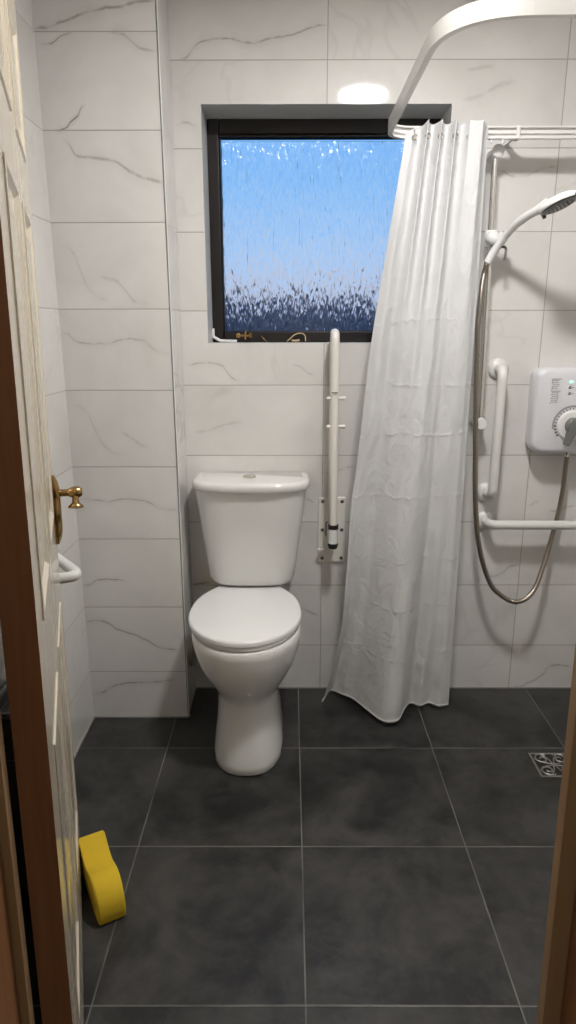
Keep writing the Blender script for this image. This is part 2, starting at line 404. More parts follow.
# outside
bm = B(); box(bm, -60, 60, DB + .4, 90, -.1, -.02); struct('ground', bm, mat('dark_grass', (.02, .03, .015), .9))
bm = B()
N = 60; rows_ = []
for k in range(9):
    a = PI * k / 8; ring = []
    for i in range(N + 1):
        x = -14 + 28 * i / N
        h = 1.93 + .35 * noise.noise((x * .35, 3.1, 0)) + .16 * noise.noise((x * 1.7, 1.1, 0))
        ring.append(bm.verts.new((x + .15 * noise.noise((x, k * 2., 5)), 13 - 1.4 * math.cos(a) + .25 * noise.noise((x * 2, k * 3., 9)), h * math.sin(a) ** .5 if 0 < k < 8 else 0)))
    rows_.append(ring)
for a, b in zip(rows_, rows_[1:]):
    for i in range(N): bm.faces.new((a[i], a[i + 1], b[i + 1], b[i]))
o = link_obj('hedge', bm, mat('hedge_foliage', (.05, .06, .085), .9, var=.6, scale=3), smooth=True)
tag(o, 'dark hedge line outside, blurred through the lower part of the patterned window glass', 'hedge', kind='stuff')

# ------------------------------------------------------------------ ceiling light
lamp = empty('ceiling_light', (.330, 1.435, ZC), 'round flush ceiling light, mirrored as a white oval in the tiles above the window', 'light')
bm = B(); disc(bm, (0, 0, 0), (0, 0, -1), [(0, .118), (.010, .118), (.014, .112), (.014, .102)]); link_obj('bezel', bm, M_white, lamp, smooth=True)
bm = B(); disc(bm, (0, 0, -.0145), (0, 0, -1), [(0, .101), (.002, .099)]); link_obj('diffuser', bm, emit('lit_diffuser', (1, .97, .94), 248), lamp)
hall_fill = empty('hall_fill_light', (.10, -.75, ZC), 'unseen round hallway light added to brighten the door edge and frame', 'light')  # unseen lamp added behind the camera to light door edge and frame
bm = B(); disc(bm, (0, 0, 0), (0, 0, -1), [(0, .13), (.02, .13), (.025, .12)]); link_obj('bezel', bm, M_white, hall_fill, smooth=True)
bm = B(); disc(bm, (0, 0, -.0255), (0, 0, -1), [(0, .115), (.004, .10)]); link_obj('diffuser', bm, emit('hall_fill_diffuser', (1, .88, .72), 36), hall_fill)

# ------------------------------------------------------------------ toilet
TX = -.143
def ring(z, a, yc, bf, bb, nf=2., nb=3.5, n=72, cx=TX):
    out = []
    for k in range(n):
        t = 2 * PI * k / n; c_, s_ = math.cos(t), math.sin(t)
        m = nf if s_ < 0 else nb
        out.append((cx + a * math.copysign(abs(c_) ** (2 / m), c_), yc + (bf if s_ < 0 else bb) * math.copysign(abs(s_) ** (2 / m), s_), z))
    return out
toilet = empty('toilet', (TX, 2.1, 0), 'white close coupled toilet with closed lid under the window', 'toilet')
def tp(name, bm, m, **kw):
    o = link_obj(name, bm, m, toilet, **kw); o.location = (-TX, -2.1, 0); return o
bm = B()
loft(bm, [ring(z, a, yc, bf, bb, nf, 4) for z, a, yc, bf, bb, nf in (
    (0, .115, 2.06, .200, .19, 2.5), (.006, .119, 2.06, .205, .195, 2.5), (.03, .1175, 2.06, .203, .195, 2.5), (.08, .112, 2.06, .193, .195, 2.4), (.14, .105, 2.06, .178, .195, 2.3),
    (.19, .1025, 2.06, .170, .2, 2.25), (.225, .1035, 2.06, .168, .21, 2.2), (.25, .109, 2.06, .174, .22, 2.15), (.28, .128, 2.05, .188, .24, 2.1), (.315, .147, 2.05, .208, .26, 2.1),
    (.35, .162, 2.04, .216, .28, 2.1), (.39, .174, 2.04, .223, .3, 2.1), (.425, .179, 2.035, .223, .31, 2.1), (.448, .179, 2.03, .219, .31, 2.1), (.455, .175, 2.03, .214, .31, 2.1))])
tp('pan', bm, M_cer, smooth=True, bevel=0)
bm = B()
def cist(z, k=0., e=0.):
    t = (z - .50) / .36; a = .1520 + .0440 * t - k; yf = 2.240 - .040 * t + k * .6
    return ring(z, a, 2.32, 2.32 - yf, 2.405 - 2.32, 3.6, 9, 80, -.1345 - .003)
loft(bm, [cist(.497, .045), cist(.499, .030), cist(.506, .015), cist(.517, .006), cist(.532, .001), cist(.60), cist(.68), cist(.76), cist(.82), cist(.857), cist(.8575, .004)])
cis = tp('cistern', bm, M_cer, smooth=True)
bm = B()
loft(bm, [ring(z, .2065 - k, 2.31, .125 - k, .097, 2.9, 9, 80, -.1360) for z, k in ((.8585, .012), (.859, .003), (.862, 0), (.878, 0), (.885, .003), (.8885, .009), (.8895, .02))])
lid_c = link_obj('cistern_lid', bm, M_cer, cis, smooth=True)
bm = B(); disc(bm, (-.142, 2.305, .889), (0, 0, 1), [(0, .024), (.004, .024), (.006, .021), (.006, .0195)]); disc(bm, (-.142, 2.305, .891), (0, 0, 1), [(0, .019), (.006, .019), (.0075, .016)])
link_obj('flush_button', bm, M_chrome, cis, smooth=True)
def seat_ring(z, k, n=40):
    pts = [(.110, 2.318), (.111, 2.298), (.117, 2.273), (.139, 2.237), (.160, 2.197), (.175, 2.15), (.183, 2.10), (.1858, 2.05)]
    S = [(p.x, p.y) for p in smooth_path([(a, b, 0) for a, b in pts], 5)]
    fr = [(.1858 * math.cos(t), 2.05 - .234 * math.sin(t)) for t in [PI / 2 * i / 22 for i in range(1, 45)]]
    right = S; out = []
    L = [(a, b) for a, b in right] + fr[:-1]
    L += [(-a, b) for a, b in right[::-1]]
    cx = TX - .005; res = []
    for a, b in L:
        r = Vector((a, b - 2.07)); l = r.length
        r = r * ((l - k) / l); res.append((cx + r.x, 2.07 + r.y, z))
    return res
bm = B(); loft(bm, [seat_ring(.457, .010), seat_ring(.459, .007), seat_ring(.470, .006), seat_ring(.4725, .010)]); tp('seat', bm, M_seat, smooth=True)
bm = B(); loft(bm, [seat_ring(.474, .004), seat_ring(.476, 0), seat_ring(.486, 0), seat_ring(.490, .002), seat_ring(.4925, .006), seat_ring(.4935, .012)]); tp('lid', bm, M_seat, smooth=True, bevel=0)
for sx in (-1, 1):
    bm = B(); disc(bm, (TX - .005 + sx * .075, 2.322, .468), (0, 0, 1), [(0, .014), (.018, .014), (.022, .010)]); tp('seat_hinge', bm, M_white, smooth=True)
bm = B()
box(bm, TX - .115, TX + .115, 2.33, 2.405, .440, .510); tp('cistern_shelf', bm, M_cer, bevel=.012, seg=3)
bm = B(); disc(bm, (TX + .013, 1.858, .298), (0, -1, -.35), [(-.01, .0075), (.004, .0075), (.007, .004)], 16); tp('highlight_dot', bm, M_white, smooth=True)  # small white dot modelled in place of a highlight on the bowl
# round service cap on the pier side, beside the toilet
cap = empty('pipe_cover', (XP - .003, 2.31, .215), 'dark round pipe cover low on the pier beside the toilet', 'pipe cover')
bm = B(); disc(bm, (0, 0, 0), (1, 0, 0), [(0, .058), (.014, .058), (.020, .050), (.020, .046)]); link_obj('collar', bm, M_satin, cap, smooth=True)
bm = B(); disc(bm, (.0, 0, 0), (1, 0, 0), [(.012, .045), (.019, .045)]); link_obj('cap', bm, M_black, cap, smooth=True)

# ------------------------------------------------------------------ hinged drop-down rail, folded up
sr = empty('hinged_support_rail', (.153, DB, .67), 'ivory hinged support rail folded up against the wall between toilet and curtain', 'support rail')
def sp_(name, bm, m, parent=sr, **kw):
    o = link_obj(name, bm, m, parent, **kw)
    if parent is sr: o.location = (-.153, -DB, -.67)
    return o
bm = B(); box(bm, .1055, .2065, DB - .008, DB, .537, .792); plate = sp_('backplate', bm, M_cream, bevel=.004)
for sx, sz in ((.122, .776), (.194, .776), (.122, .666), (.194, .666), (.122, .555), (.194, .555)):
    bm = B(); disc(bm, (sx, DB - .008, sz), (0, -1, 0), [(0, .0065), (.002, .0065), (.003, .004)], 14); link_obj('screw', bm, M_dgrey, plate, smooth=True)
bm = B()   # long tube: up, over at the top, and down again behind
tube(bm, fillet([(.1565, 2.318, .700), (.1535, 2.318, 1.380), (.1535, 2.392, 1.380), (.1555, 2.392, .745)], .034, 8), lambda t: .0142, 18)
sp_('rail_tube', bm, M_cream, smooth=True)
bm = B(); box(bm, .1425, .1645, 2.299, 2.3015, 1.183, 1.1855); sp_('joint', bm, M_dgrey)
for z in (1.163, 1.066):
    bm = B(); tube(bm, [(.130, 2.318, z), (.184, 2.318, z)], .0048, 10); disc(bm, (.176, 2.318, z), (1, 0, 0), [(0, .0068), (.015, .0068)], 14); disc(bm, (.127, 2.318, z), (1, 0, 0), [(0, .006), (.011, .006)], 14); sp_('peg', bm, M_cream, smooth=True)
bm = B(); box(bm, .142, .171, 2.318, 2.345, .628, .70); disc(bm, (.1565, 2.33, .60), (0, 0, 1), [(0, .003), (.03, .003)], 8); sp_('hinge_block', bm, M_white, bevel=.004)
bm = B(); disc(bm, (.1565, 2.319, .696), (0, 0, 1), [(0, .0185), (.016, .0185)]); sp_('collar', bm, M_black, smooth=True)
bm = B(); disc(bm, (.1565, 2.319, .622), (0, 0, 1), [(0, .015), (.012, .0185), (.020, .0185)]); sp_('collar', bm, M_black, smooth=True)
bm = B(); disc(bm, (.1565, 2.319, .642), (0, 0, 1), [(0, .0175), (.054, .0175)]); sp_('catch_sleeve', bm, M_white, smooth=True)
bm = B(); tube(bm, fillet([(.132, 2.402, .66), (.132, 2.34, .66), (.132, 2.34, .715), (.1365, 2.325, .72)], .01), .003, 8); sp_('lever', bm, M_satin, smooth=True)
bm = B(); tube(bm, [(.104, 2.385, .595), (.126, 2.385, .594)], .006, 12); box(bm, .117, .120, 2.376, 2.404, .585, .605); sp_('stop_pin', bm, M_cream, smooth=True)
bm = B(); box(bm, .145, .168, 2.385, 2.404, .592, .604); sp_('bracket', bm, M_cream, bevel=.002)

# ------------------------------------------------------------------ shower fittings
def flange(bm, c, axis, r=.036): disc(bm, c, axis, [(0, r), (.006, r), (.012, r * .86), (.018, r * .56)])
gb = empty('vertical_grab_bar', (.735, DB, 1.03), 'white upright grab bar on the wall left of the shower heater', 'grab bar')
bm = B(); tube(bm, fillet([(.735, DB - .005, 1.256), (.730, 2.338, 1.256), (.727, 2.338, .8085), (.724, DB - .005, .8085)], .042, 8), .0165, 18)
o = link_obj('bar', bm, M_rail, gb, smooth=True); o.location = (-.735, -DB, -1.03)
for c_ in ((.735, DB, 1.256), (.724, DB, .8085)):
    bm = B(); flange(bm, c_, (0, -1, 0)); o = link_obj('flange', bm, M_rail, gb, smooth=True); o.location = (-.735, -DB, -1.03)
hb = empty('horizontal_grab_bar', (.73, DB, .7), 'white horizontal grab bar low on the shower wall, running off to the right', 'grab bar')
bm = B(); tube(bm, fillet([(.729, DB - .005, .700), (.729, 2.338, .704), (1.36, 2.338, .7015), (1.36, DB - .005, .7015)], .042, 8), .0165, 18)
o = link_obj('bar', bm, M_rail, hb, smooth=True); o.location = (-.73, -DB, -.7)
for c_ in ((.729, DB, .700), (1.36, DB, .7015)):
    bm = B(); flange(bm, c_, (0, -1, 0)); o = link_obj('flange', bm, M_rail, hb, smooth=True); o.location = (-.73, -DB, -.7)

rr = empty('shower_riser_rail', (.662, 2.352, 1.07), 'slim chrome shower riser rail beside the curtain with white end caps', 'shower rail')
def rp(name, bm, m, parent=rr, **kw):
    o = link_obj(name, bm, m, parent, **kw)
    if parent is rr: o.location = (-.662, -2.352, -1.07)
    return o
RX0, RX1 = .6545, .6665
def rx(z): return RX1 + (RX0 - RX1) * (z - 1.07) / .87
bm = B(); tube(bm, [(rx(1.075), 2.352, 1.075), (rx(1.925), 2.352, 1.925)], .0105, 18); rp('pole', bm, M_chrome, smooth=True)
bm = B(); disc(bm, (rx(1.93) + .004, DB, 1.934), (0, -1, 0), [(0, .018), (.01, .018), (.056, .015), (.066, .0195), (.078, .0195), (.083, .012)]); rp('end_cap', bm, M_white, smooth=True)
bm = B(); disc(bm, (rx(1.07) + .001, DB, 1.072), (0, -1, 0), [(0, .020), (.01, .022), (.060, .018), (.070, .022), (.078, .019)]); rp('end_cap', bm, M_white, smooth=True)
bm = B(); sx = rx(1.68)
disc(bm, (sx + .002, 2.352, 1.652), (0, 0, 1), [(0, .019), (.004, .0215), (.046, .0215), (.050, .019)])
disc(bm, (sx - .004, 2.333, 1.676), (.25, -1, 0), [(-.01, .016), (.006, .021), (.020, .021), (.026, .016)])
disc(bm, (sx + .030, 2.322, 1.672), (.35, -.25, 1), [(-.018, .011), (.0, .0165), (.020, .0185)])
rp('slider', bm, M_white, smooth=True)
bm = B(); tube(bm, smooth_path([(sx + .018, 2.335, 1.648), (sx + .042, 2.325, 1.648), (sx + .044, 2.32, 1.625), (sx + .041, 2.32, 1.607)]), .0042, 10); rp('slider_lever', bm, M_grey, smooth=True)

hs = empty('shower_handset', (.69, 2.32, 1.67), 'white shower handset with a grey spray face, held on the riser rail', 'shower handset')
def hp(name, bm, m, parent=hs, **kw):
    o = link_obj(name, bm, m, parent, **kw)
    if parent is hs: o.location = (-.69, -2.32, -1.67)
    return o
Hc = Vector((.778, 2.10, 1.744)); Hn = Vector((.33, -.22, -1.0)).normalized()
path = smooth_path([(.645, 2.325, 1.600), (.664, 2.322, 1.637), (.687, 2.300, 1.673), (.704, 2.255, 1.703), (.722, 2.205, 1.722), (.742, 2.160, 1.735), Hc - Hn * .006 + Vector((-.02, .03, -.004))], 7)
bm = B(); tube(bm, path, lambda t: .0115 + .002 * t + .012 * max(0, t - .75), 18)
Hx = (Vector((.45, -.85, .3)) - Hn * Hn.dot(Vector((.45, -.85, .3)))).normalized(); Hy = Hn.cross(Hx)
def oval(h, a, b, n=36): return [Hc + Hn * h + Hx * a * math.cos(2 * PI * k / n) + Hy * b * math.sin(2 * PI * k / n) for k in range(n)]
loft(bm, [oval(-.016, .02, .018), oval(-.013, .042, .038), oval(-.006, .056, .051), oval(.003, .060, .054), oval(.008, .058, .052)])
hp('body', bm, M_white, smooth=True)
bm = B(); loft(bm, [oval(.0075, .053, .047), oval(.0115, .052, .046), oval(.013, .047, .041)]); face = hp('spray_face', bm, M_dgrey, smooth=True)
bm = B()
for rr_, k_ in ((.012, 6), (.024, 12), (.036, 18)):
    for k in range(k_):
        a = 2 * PI * k / k_; disc(bm, Hc + Hn * .0125 + Hx * rr_ * math.cos(a) + Hy * rr_ * .9 * math.sin(a), Hn, [(0, .0022), (.003, .0014)], 6)
link_obj('nozzle', bm, M_grey, face)
bm = B(); disc(bm, Hc + Hx * .052 + Hn * .006, Hx, [(0, .006), (.014, .004)], 10); hp('selector_tab', bm, M_dgrey, smooth=True)
bm = B(); disc(bm, Hc - Hx * .060 + Hn * .004, Hn, [(0, .008), (.014, .005)], 10)
hp('selector_tab', bm, M_dgrey, smooth=True)
bm = B()
pth = smooth_path([(x_ + (.010 if z_ < 1.6 else 0) * min(1, max(0, (1.05 - x_) / .3)), y_ - .012, z_ - (.012 if z_ < .5 else 0)) for x_, y_, z_ in [(.645, 2.337, 1.600), (.6295, 2.333, 1.575), (.6215, 2.325, 1.535), (.6165, 2.315, 1.484), (.612, 2.31, 1.40), (.616, 2.31, 1.324), (.624, 2.31, 1.15), (.634, 2.31, .985), (.643, 2.31, .85), (.656, 2.31, .731), (.672, 2.31, .640), (.695, 2.31, .560), (.728, 2.31, .497), (.765, 2.31, .460), (.803, 2.31, .437), (.835, 2.312, .431), (.872, 2.318, .446), (.906, 2.335, .482), (.938, 2.360, .545), (.962, 2.380, .620), (.982, 2.388, .715), (.992, 2.388, .810), (.992, 2.384, .90), (.988, 2.372, .985)]], 16)
# ribbed metal hose
tube(bm, pth, lambda t: .0088 + .0007 * math.sin(t * 2 * PI * 190), 12)
ho = link_obj('shower_hose', bm, M_satin, smooth=True); tag(ho, 'long ribbed metal shower hose looping down between the riser rail and the heater', 'hose')

# electric shower heater
ht = empty('shower_heater', (.985, DB, 1.12), 'white electric shower unit with a grey temperature dial and a green light', 'shower heater')
def ep(name, bm, m, parent=ht, **kw):
    o = link_obj(name, bm, m, parent, **kw)
    if parent is ht: o.location = (-.985, -DB, -1.12)
    return o
HX, HZ, FYH = .992, 1.1165, 2.322
def rrect(hw, hh, y, r=.03, taper=0., n=10, cx=HX, cz=HZ):
    out = []
    for cx_, cz_, a0 in ((1, 1, 0), (-1, 1, 90), (-1, -1, 180), (1, -1, 270)):
        for k in range(n):
            a = math.radians(a0 + 90 * k / (n - 1))
            X = cx_ * (hw - r) + r * math.cos(a); Z = cz_ * (hh - r) + r * math.sin(a)
            out.append((cx + X * (1 + taper * (-Z / hh)), y, cz + Z))
    return out
bm = B(); loft(bm, [rrect(.140, .142, DB, .03), rrect(.144, .146, DB - .02, .034), rrect(.147, .148, FYH + .030, .036), rrect(.145, .146, FYH + .014, .036), rrect(.140, .141, FYH + .004, .034), rrect(.131, .132, FYH, .03)])
case = ep('case', bm, M_heat, smooth=True)
DZ, DX = 1.068, .980
bm = B()   # dial scale ring and its ticks
def arcring(bm, cx, cz, r0, r1, y, y1, a0, a1, n=40):
    R = []
    for i in range(n + 1):
        a = math.radians(a0 + (a1 - a0) * i / n); c_, s_ = math.cos(a), math.sin(a)
        R.append([(cx + r0 * c_, y1, cz + r0 * s_), (cx + r1 * c_, y1, cz + r1 * s_), (cx + r1 * c_, y, cz + r1 * s_), (cx + r0 * c_, y, cz + r0 * s_)])
    loft(bm, R)
arcring(bm, DX, DZ, .0640, .0700, FYH + .003, FYH - .0012, -5, 190)
ep('dial_ring', bm, mat('pale_grey_print', (.34, .34, .35), .4), smooth=False)
bm = B()
for i in range(22):
    a = math.radians(-20 + 235 * i / 21); c_, s_ = math.cos(a), math.sin(a); w = .0013 if i < 18 else .0026
    r0, r1 = .0555, .0615 if i < 18 else .063
    vs = [bm.verts.new((DX + rr2 * c_ - t * s_, y_, DZ + rr2 * s_ + t * c_)) for y_ in (FYH - .0014, FYH + .001) for rr2, t in ((r0, -w), (r1, -w), (r1, w), (r0, w))]
    for f in ((0, 1, 2, 3), (7, 6, 5, 4), (0, 4, 5, 1), (1, 5, 6, 2), (2, 6, 7, 3), (3, 7, 4, 0)): bm.faces.new([vs[k] for k in f])
ep('dial_mark', bm, M_dgrey)
bm = B(); disc(bm, (DX, FYH, DZ), (0, -1, 0), [(-.002, .053), (.004, .053), (.008, .050), (.009, .045)], 48); knob = ep('temperature_dial', bm, M_white, smooth=True)
bm = B(); disc(bm, (DX, FYH - .008, DZ), (0, -1, 0), [(0, .030), (.014, .029), (.020, .025), (.022, .018)], 36)
ang = math.radians(252); dx, dz = math.cos(ang), math.sin(ang)
loft(bm, [[(DX + dx * r - dz * w * s1, FYH - yy, DZ + dz * r + dx * w * s1) for s1, yy in ((-1, .008), (1, .008), (.7, .034), (-.7, .034))] for r, w in ((-.026, .012), (0, .022), (.03, .0155), (.055, .0115), (.066, .010), (.070, .006))])
link_obj('dial_lever', bm, M_grey, knob, smooth=True, bevel=.003)
bm = B(); loft(bm, [[(DX + .020 + a, FYH - yy, DZ - .018 + b) for a, b in ((0, 0), (.018, .012), (.019, .009), (.002, -.003))] for yy in (.007, .030)]); link_obj('pointer', bm, mat('red_print', (.5, .05, .05), .4), knob)
bm = B(); box(bm, .9555, .969, FYH - .0012, FYH + .001, 1.2135, 1.2205); ep('light', bm, emit('green_led', (.28, .85, .6), 1.3), bevel=.003)
bm = B()
for z in (1.1985, 1.178):
    for a, b, c_, d in ((-.0115, -.001, -.004, .000), (-.009, -.002, .002, .0045), (.002, .006, -.002, .001)): box(bm, .965 + a, .965 + b, FYH - .0008, FYH + .001, z + c_, z + d)
ep('button_mark', bm, M_dgrey)
# illegible vertical wording: small strokes
bm = B(); random.seed(4)
for z0, z1 in ((1.2275, 1.191), (1.187, 1.146)):
    box(bm, .8935, .9275, FYH - .0008, FYH + .001, z0 - .0018, z0)
    z = z0 - .005
    while z > z1 + .002:
        k = random.random(); xa = .8950 + .006 * random.random(); xb = .916 + .006 * random.random()
        hgt = .005
        if k < .6: box(bm, xa, xb, FYH - .0008, FYH + .001, z - .0014, z); box(bm, xa, xa + .0016, FYH - .0008, FYH + .001, z - hgt, z)
        else: box(bm, xa, xb, FYH - .0008, FYH + .001, z - .0012, z); box(bm, xb - .0016, xb, FYH - .0008, FYH + .001, z - hgt, z); box(bm, xa, xa + .0016, FYH - .0008, FYH + .001, z - hgt * .6, z)
        z -= .0066
ep('wording', bm, mat('grey_print', (.20, .20, .19), .5))
bm = B(); disc(bm, (.988, 2.360, .982), (0, 0, -1), [(-.01, .013), (.012, .013), (.018, .010), (.030, .010)], 16); ep('outlet', bm, M_chrome, smooth=True)

# ------------------------------------------------------------------ curtain track and curtain
ctr = empty('curtain_track', (.62, 2.27, 1.97), 'white shower curtain track with two rounded corners, fixed overhead', 'curtain track')
ZT = 1.972
pth = fillet([(XR, 2.272, ZT), (.302, 2.272, ZT), (.302, 1.455, ZT), (XR, 1.445, ZT)], .155, 14)
# a slightly bigger radius on the near corner
pth = fillet([(XR, 2.286, ZT), (.2985, 2.286, ZT), (.2985, 1.90, ZT)], .085, 12)[:-1] + fillet([(.2985, 1.90, ZT), (.2985, 1.453, ZT), (XR, 1.445, ZT)], .175, 18)
prof_t = [(-.0175, -.007), (-.0175, .007), (-.013, .007), (-.013, -.003), (-.003, -.003), (-.003, .004), (.003, .004), (.003, -.003), (.013, -.003), (.013, .007), (.0175, .007), (.0175, -.007)]
prof = [(a, -b) for a, b in prof_t]
bm = B()
def track(bm, path, prof):
    P = [Vector(p) for p in path]; rings = []
    for i in range(len(P)):
        t = (P[min(i + 1, len(P) - 1)] - P[max(i - 1, 0)]).normalized(); nn = Vector((0, 0, 1)); bi = t.cross(nn)
        rings.append([P[i] + nn * a + bi * b for a, b in prof])
    loft(bm, rings)
track(bm, pth, prof)
o = link_obj('rail', bm, M_track, ctr); o.location = (-.62, -2.27, -1.97)
for x in (.70, 1.2):
    bm = B(); box(bm, x - .006, x + .006, 2.276, 2.31, ZT - .0185, ZT + .0185); box(bm, x - .006, x + .006, 2.29, DB, ZT - .008, ZT + .008)
    o = link_obj('wall_clip', bm, M_track, ctr, bevel=.002); o.location = (-.62, -2.27, -1.97)
for x in (.62, .655):
    bm = B(); tube(bm, [(x, 2.286, ZT - .014), (x, 2.284, ZT - .030)], .003, 8); tube(bm, [(x - .006, 2.286, ZT - .016), (x + .006, 2.286, ZT - .016)], .005, 8)
    o = link_obj('glider', bm, M_white, ctr, smooth=True); o.location = (-.62, -2.27, -1.97)

cur = empty('shower_curtain', (.40, 2.24, 0), 'white creased shower curtain bunched beside the window and spreading towards the floor', 'curtain')
NC = 19
TOPY = [(0, 2.252), (.10, 2.247), (.17, 2.262), (.25, 2.222), (.33, 2.268), (.41, 2.226), (.50, 2.266), (.58, 2.224), (.67, 2.260), (.76, 2.232), (.88, 2.228), (1, 2.262)]
MIDY = [(0, 2.258), (.10, 2.232), (.21, 2.262), (.36, 2.222), (.52, 2.212), (.66, 2.228), (.735, 2.250), (.85, 2.222), (.93, 2.228), (1, 2.252)]
EDGE = [(0, 0), (.313, .375), (.553, .553), (.59, .608), (.70, .635), (.825, .687), (.938, .85), (1, 1)]
def tab(T, u):
    for a, b in zip(T, T[1:]):
        if u <= b[0] + 1e-9:
            t = (u - a[0]) / (b[0] - a[0]); t = t * t * (3 - 2 * t); return a[1] + (b[1] - a[1]) * t
    return T[-1][1]
def tabl(T, u):
    for a, b in zip(T, T[1:]):
        if u <= b[0] + 1e-9: return a[1] + (b[1] - a[1]) * (u - a[0]) / (b[0] - a[0])
    return T[-1][1]
def topat(u): return .352 + (.602 - .352) * u, tab(TOPY, u)
hem = [(.0, .122, 2.268), (.045, .133, 2.300), (.10, .158, 2.352), (.17, .200, 2.325), (.24, .242, 2.290), (.34, .285, 2.215), (.44, .325, 2.150), (.52, .355, 2.132), (.60, .395, 2.150), (.67, .430, 2.225), (.73, .455, 2.262), (.80, .490, 2.243), (.87, .525, 2.262), (.93, .560, 2.240), (1.0, .598, 2.250)]
def hemat(u):
    """smooth curve through the hem points"""
    i = 0
    while i < len(hem) - 2 and u > hem[i + 1][0]: i += 1
    p0, p1, p2, p3 = hem[max(0, i - 1)], hem[i], hem[i + 1], hem[min(len(hem) - 1, i + 2)]
    t = (u - p1[0]) / (p2[0] - p1[0]); h = p2[0] - p1[0]; r = []
    for k in (1, 2):
        m1 = (p2[k] - p0[k]) / max(1e-6, p2[0] - p0[0]) * h; m2 = (p3[k] - p1[k]) / max(1e-6, p3[0] - p1[0]) * h
        r.append((2 * t**3 - 3 * t**2 + 1) * p1[k] + (t**3 - 2 * t**2 + t) * m1 + (3 * t**2 - 2 * t**3) * p2[k] + (t**3 - t**2) * m2)
    return tuple(r)
NU, NV = 300, 190
bm = B(); uvl = bm.loops.layers.uv.new('UVMap'); G = []
def crs(vals, s):
    n = len(vals) - 1; i = min(int(s), n - 1); t = s - i
    a, b, c_, d = vals[max(0, i - 1)], vals[i], vals[i + 1], vals[min(n, i + 2)]
    return .5 * (2 * b + (c_ - a) * t + (2 * a - 5 * b + 4 * c_ - d) * t * t + (3 * b - a - 3 * c_ + d) * t ** 3)
for j in range(NV + 1):
    v = j / NV; row = []
    for i in range(NU + 1):
        u = i / NU
        us = min(1, max(0, u + .022 * math.sin(v * 5 + u * 7) * v * (1 - u) * u * 4))
        tx, ty = topat(us)
        if us > .1: tx += .0045 * math.sin(us * 12 * PI) * (1 - v) ** 2 * min(1, (1 - us) * 8)
        hx, hy = hemat(u)
        ke = tabl(EDGE, v) * .6 + .4 * (tabl(EDGE, max(0, v - .03)) + tabl(EDGE, min(1, v + .03))) / 2
        kk = ke + (v - ke) * min(1, u * 1.4)
        x = tx + (hx - tx) * kk
        ks = 1 - (1 - v) ** 2.4; ks = ks * min(1, v * 3 + .2)
        y = ty * (1 - ks) + tab(MIDY, us) * ks; s2 = max(0, (v - .35) / .65) ** 1.7; y = y * (1 - s2) + hy * s2
        z = (1.962 + .030 * min(1, u * 4)) * (1 - v) + .020 * v - .0015 * math.cos(us * 12 * PI) * (1 - v) ** 10
        y += .0035 * noise.noise((u * 9, v * 14, .3)) * min(1, v * 4) + .0018 * noise.noise((u * 22, v * 34, 2.3)) * min(1, v * 4)
        for v0 in (.29, .395, .476, .585, .70, .79, .885):
            dv = abs(v - v0 - .006 * noise.noise((u * 4, v0 * 7, 1)))
            if dv < .012: y -= .0012 * (1 - dv / .012) * max(0, noise.noise((u * 5, v0 * 31, 4)) + .25)
        row.append(bm.verts.new((x, min(y, DB - .012), z)))
    G.append(row)
for j in range(NV):
    for i in range(NU):
        f = bm.faces.new((G[j][i], G[j][i + 1], G[j + 1][i + 1], G[j + 1][i]))
        for lp, (a, b) in zip(f.loops, ((i, j), (i + 1, j), (i + 1, j + 1), (i, j + 1))): lp[uvl].uv = (a / NU, b / NV)
o = link_obj('cloth', bm, M_curt, cur, smooth=True); o.location = (-.40, -2.24, 0)
sd = o.modifiers.new('thick', 'SOLIDIFY'); sd.thickness = .0006
bm = B()   # hem seam
edge = [tuple(Vector(hemat(i / 120)[:2] + (.026,)) ) for i in range(121)]
edge = [(x, y - .0015 if y < 2.39 else 2.39, .027) for x, y, z in edge]
tube(bm, edge, .0018, 6); o = link_obj('hem', bm, mat('hem_thread', (.8, .8, .8), .5), cur, smooth=True); o.location = (-.40, -2.24, 0)
for u_ in (.10, .25, .41, .58, .76, .88):
    x, y = topat(u_)
    if u_ > .1: y += .012
    bm = B()
    R = [(x + .0075 * math.cos(a), y - .004, 1.950 + .0075 * math.sin(a)) for a in [2 * PI * k / 16 for k in range(17)]]
    tube(bm, R, .0018, 8); tube(bm, smooth_path([(x, y - .004, 1.955), (x, y + .004, 1.972), (x, 2.281, 1.962)]), .0014, 6)
    o = link_obj('eyelet_hook', bm, M_satin, cur, smooth=True); o.location = (-.40, -2.24, 0)

# ------------------------------------------------------------------ floor drain
dr = empty('floor_drain', (.872, 1.917, 0), 'square metal floor drain with a curling cut-out pattern', 'drain')
bm = B(); box(bm, -.062, .062, -.061, .061, -.002, .0015); link_obj('drain_body', bm, M_black, dr)
bm = B()
for a, b, c_, d in ((-.064, -.057, -.063, .063), (.057, .064, -.063, .063), (-.057, .057, -.063, -.056), (-.057, .057, .056, .063)): box(bm, a, b, c_, d, 0, .003)
M_dr = mat('drain_metal', (.34, .33, .31), .4, .8)
link_obj('drain_rim', bm, M_dr, dr, bevel=.0008)
bm = B()
for qx in (-1, 1):
    for qy in (-1, 1):
        S = []
        for k in range(30):
            t = k / 29; a = t * 2.6 * PI * 1.05; r = .005 + .0215 * t
            S.append((qx * (.0295 + r * math.cos(a)), qy * (.0295 + r * math.sin(a)), .0028))
        tube(bm, S, .0028, 6)
        tube(bm, smooth_path([(qx * .003, qy * .003, .0028), (qx * .010, qy * .030, .0028), (qx * .030, qy * .055, .0028)], 6), .0022, 6)
        tube(bm, smooth_path([(qx * .003, qy * .003, .0028), (qx * .030, qy * .010, .0028), (qx * .055, qy * .030, .0028)], 6), .0022, 6)
disc(bm, (0, 0, .001), (0, 0, 1), [(0, .010), (.003, .009)], 16)
link_obj('grille', bm, M_dr, dr, smooth=True)

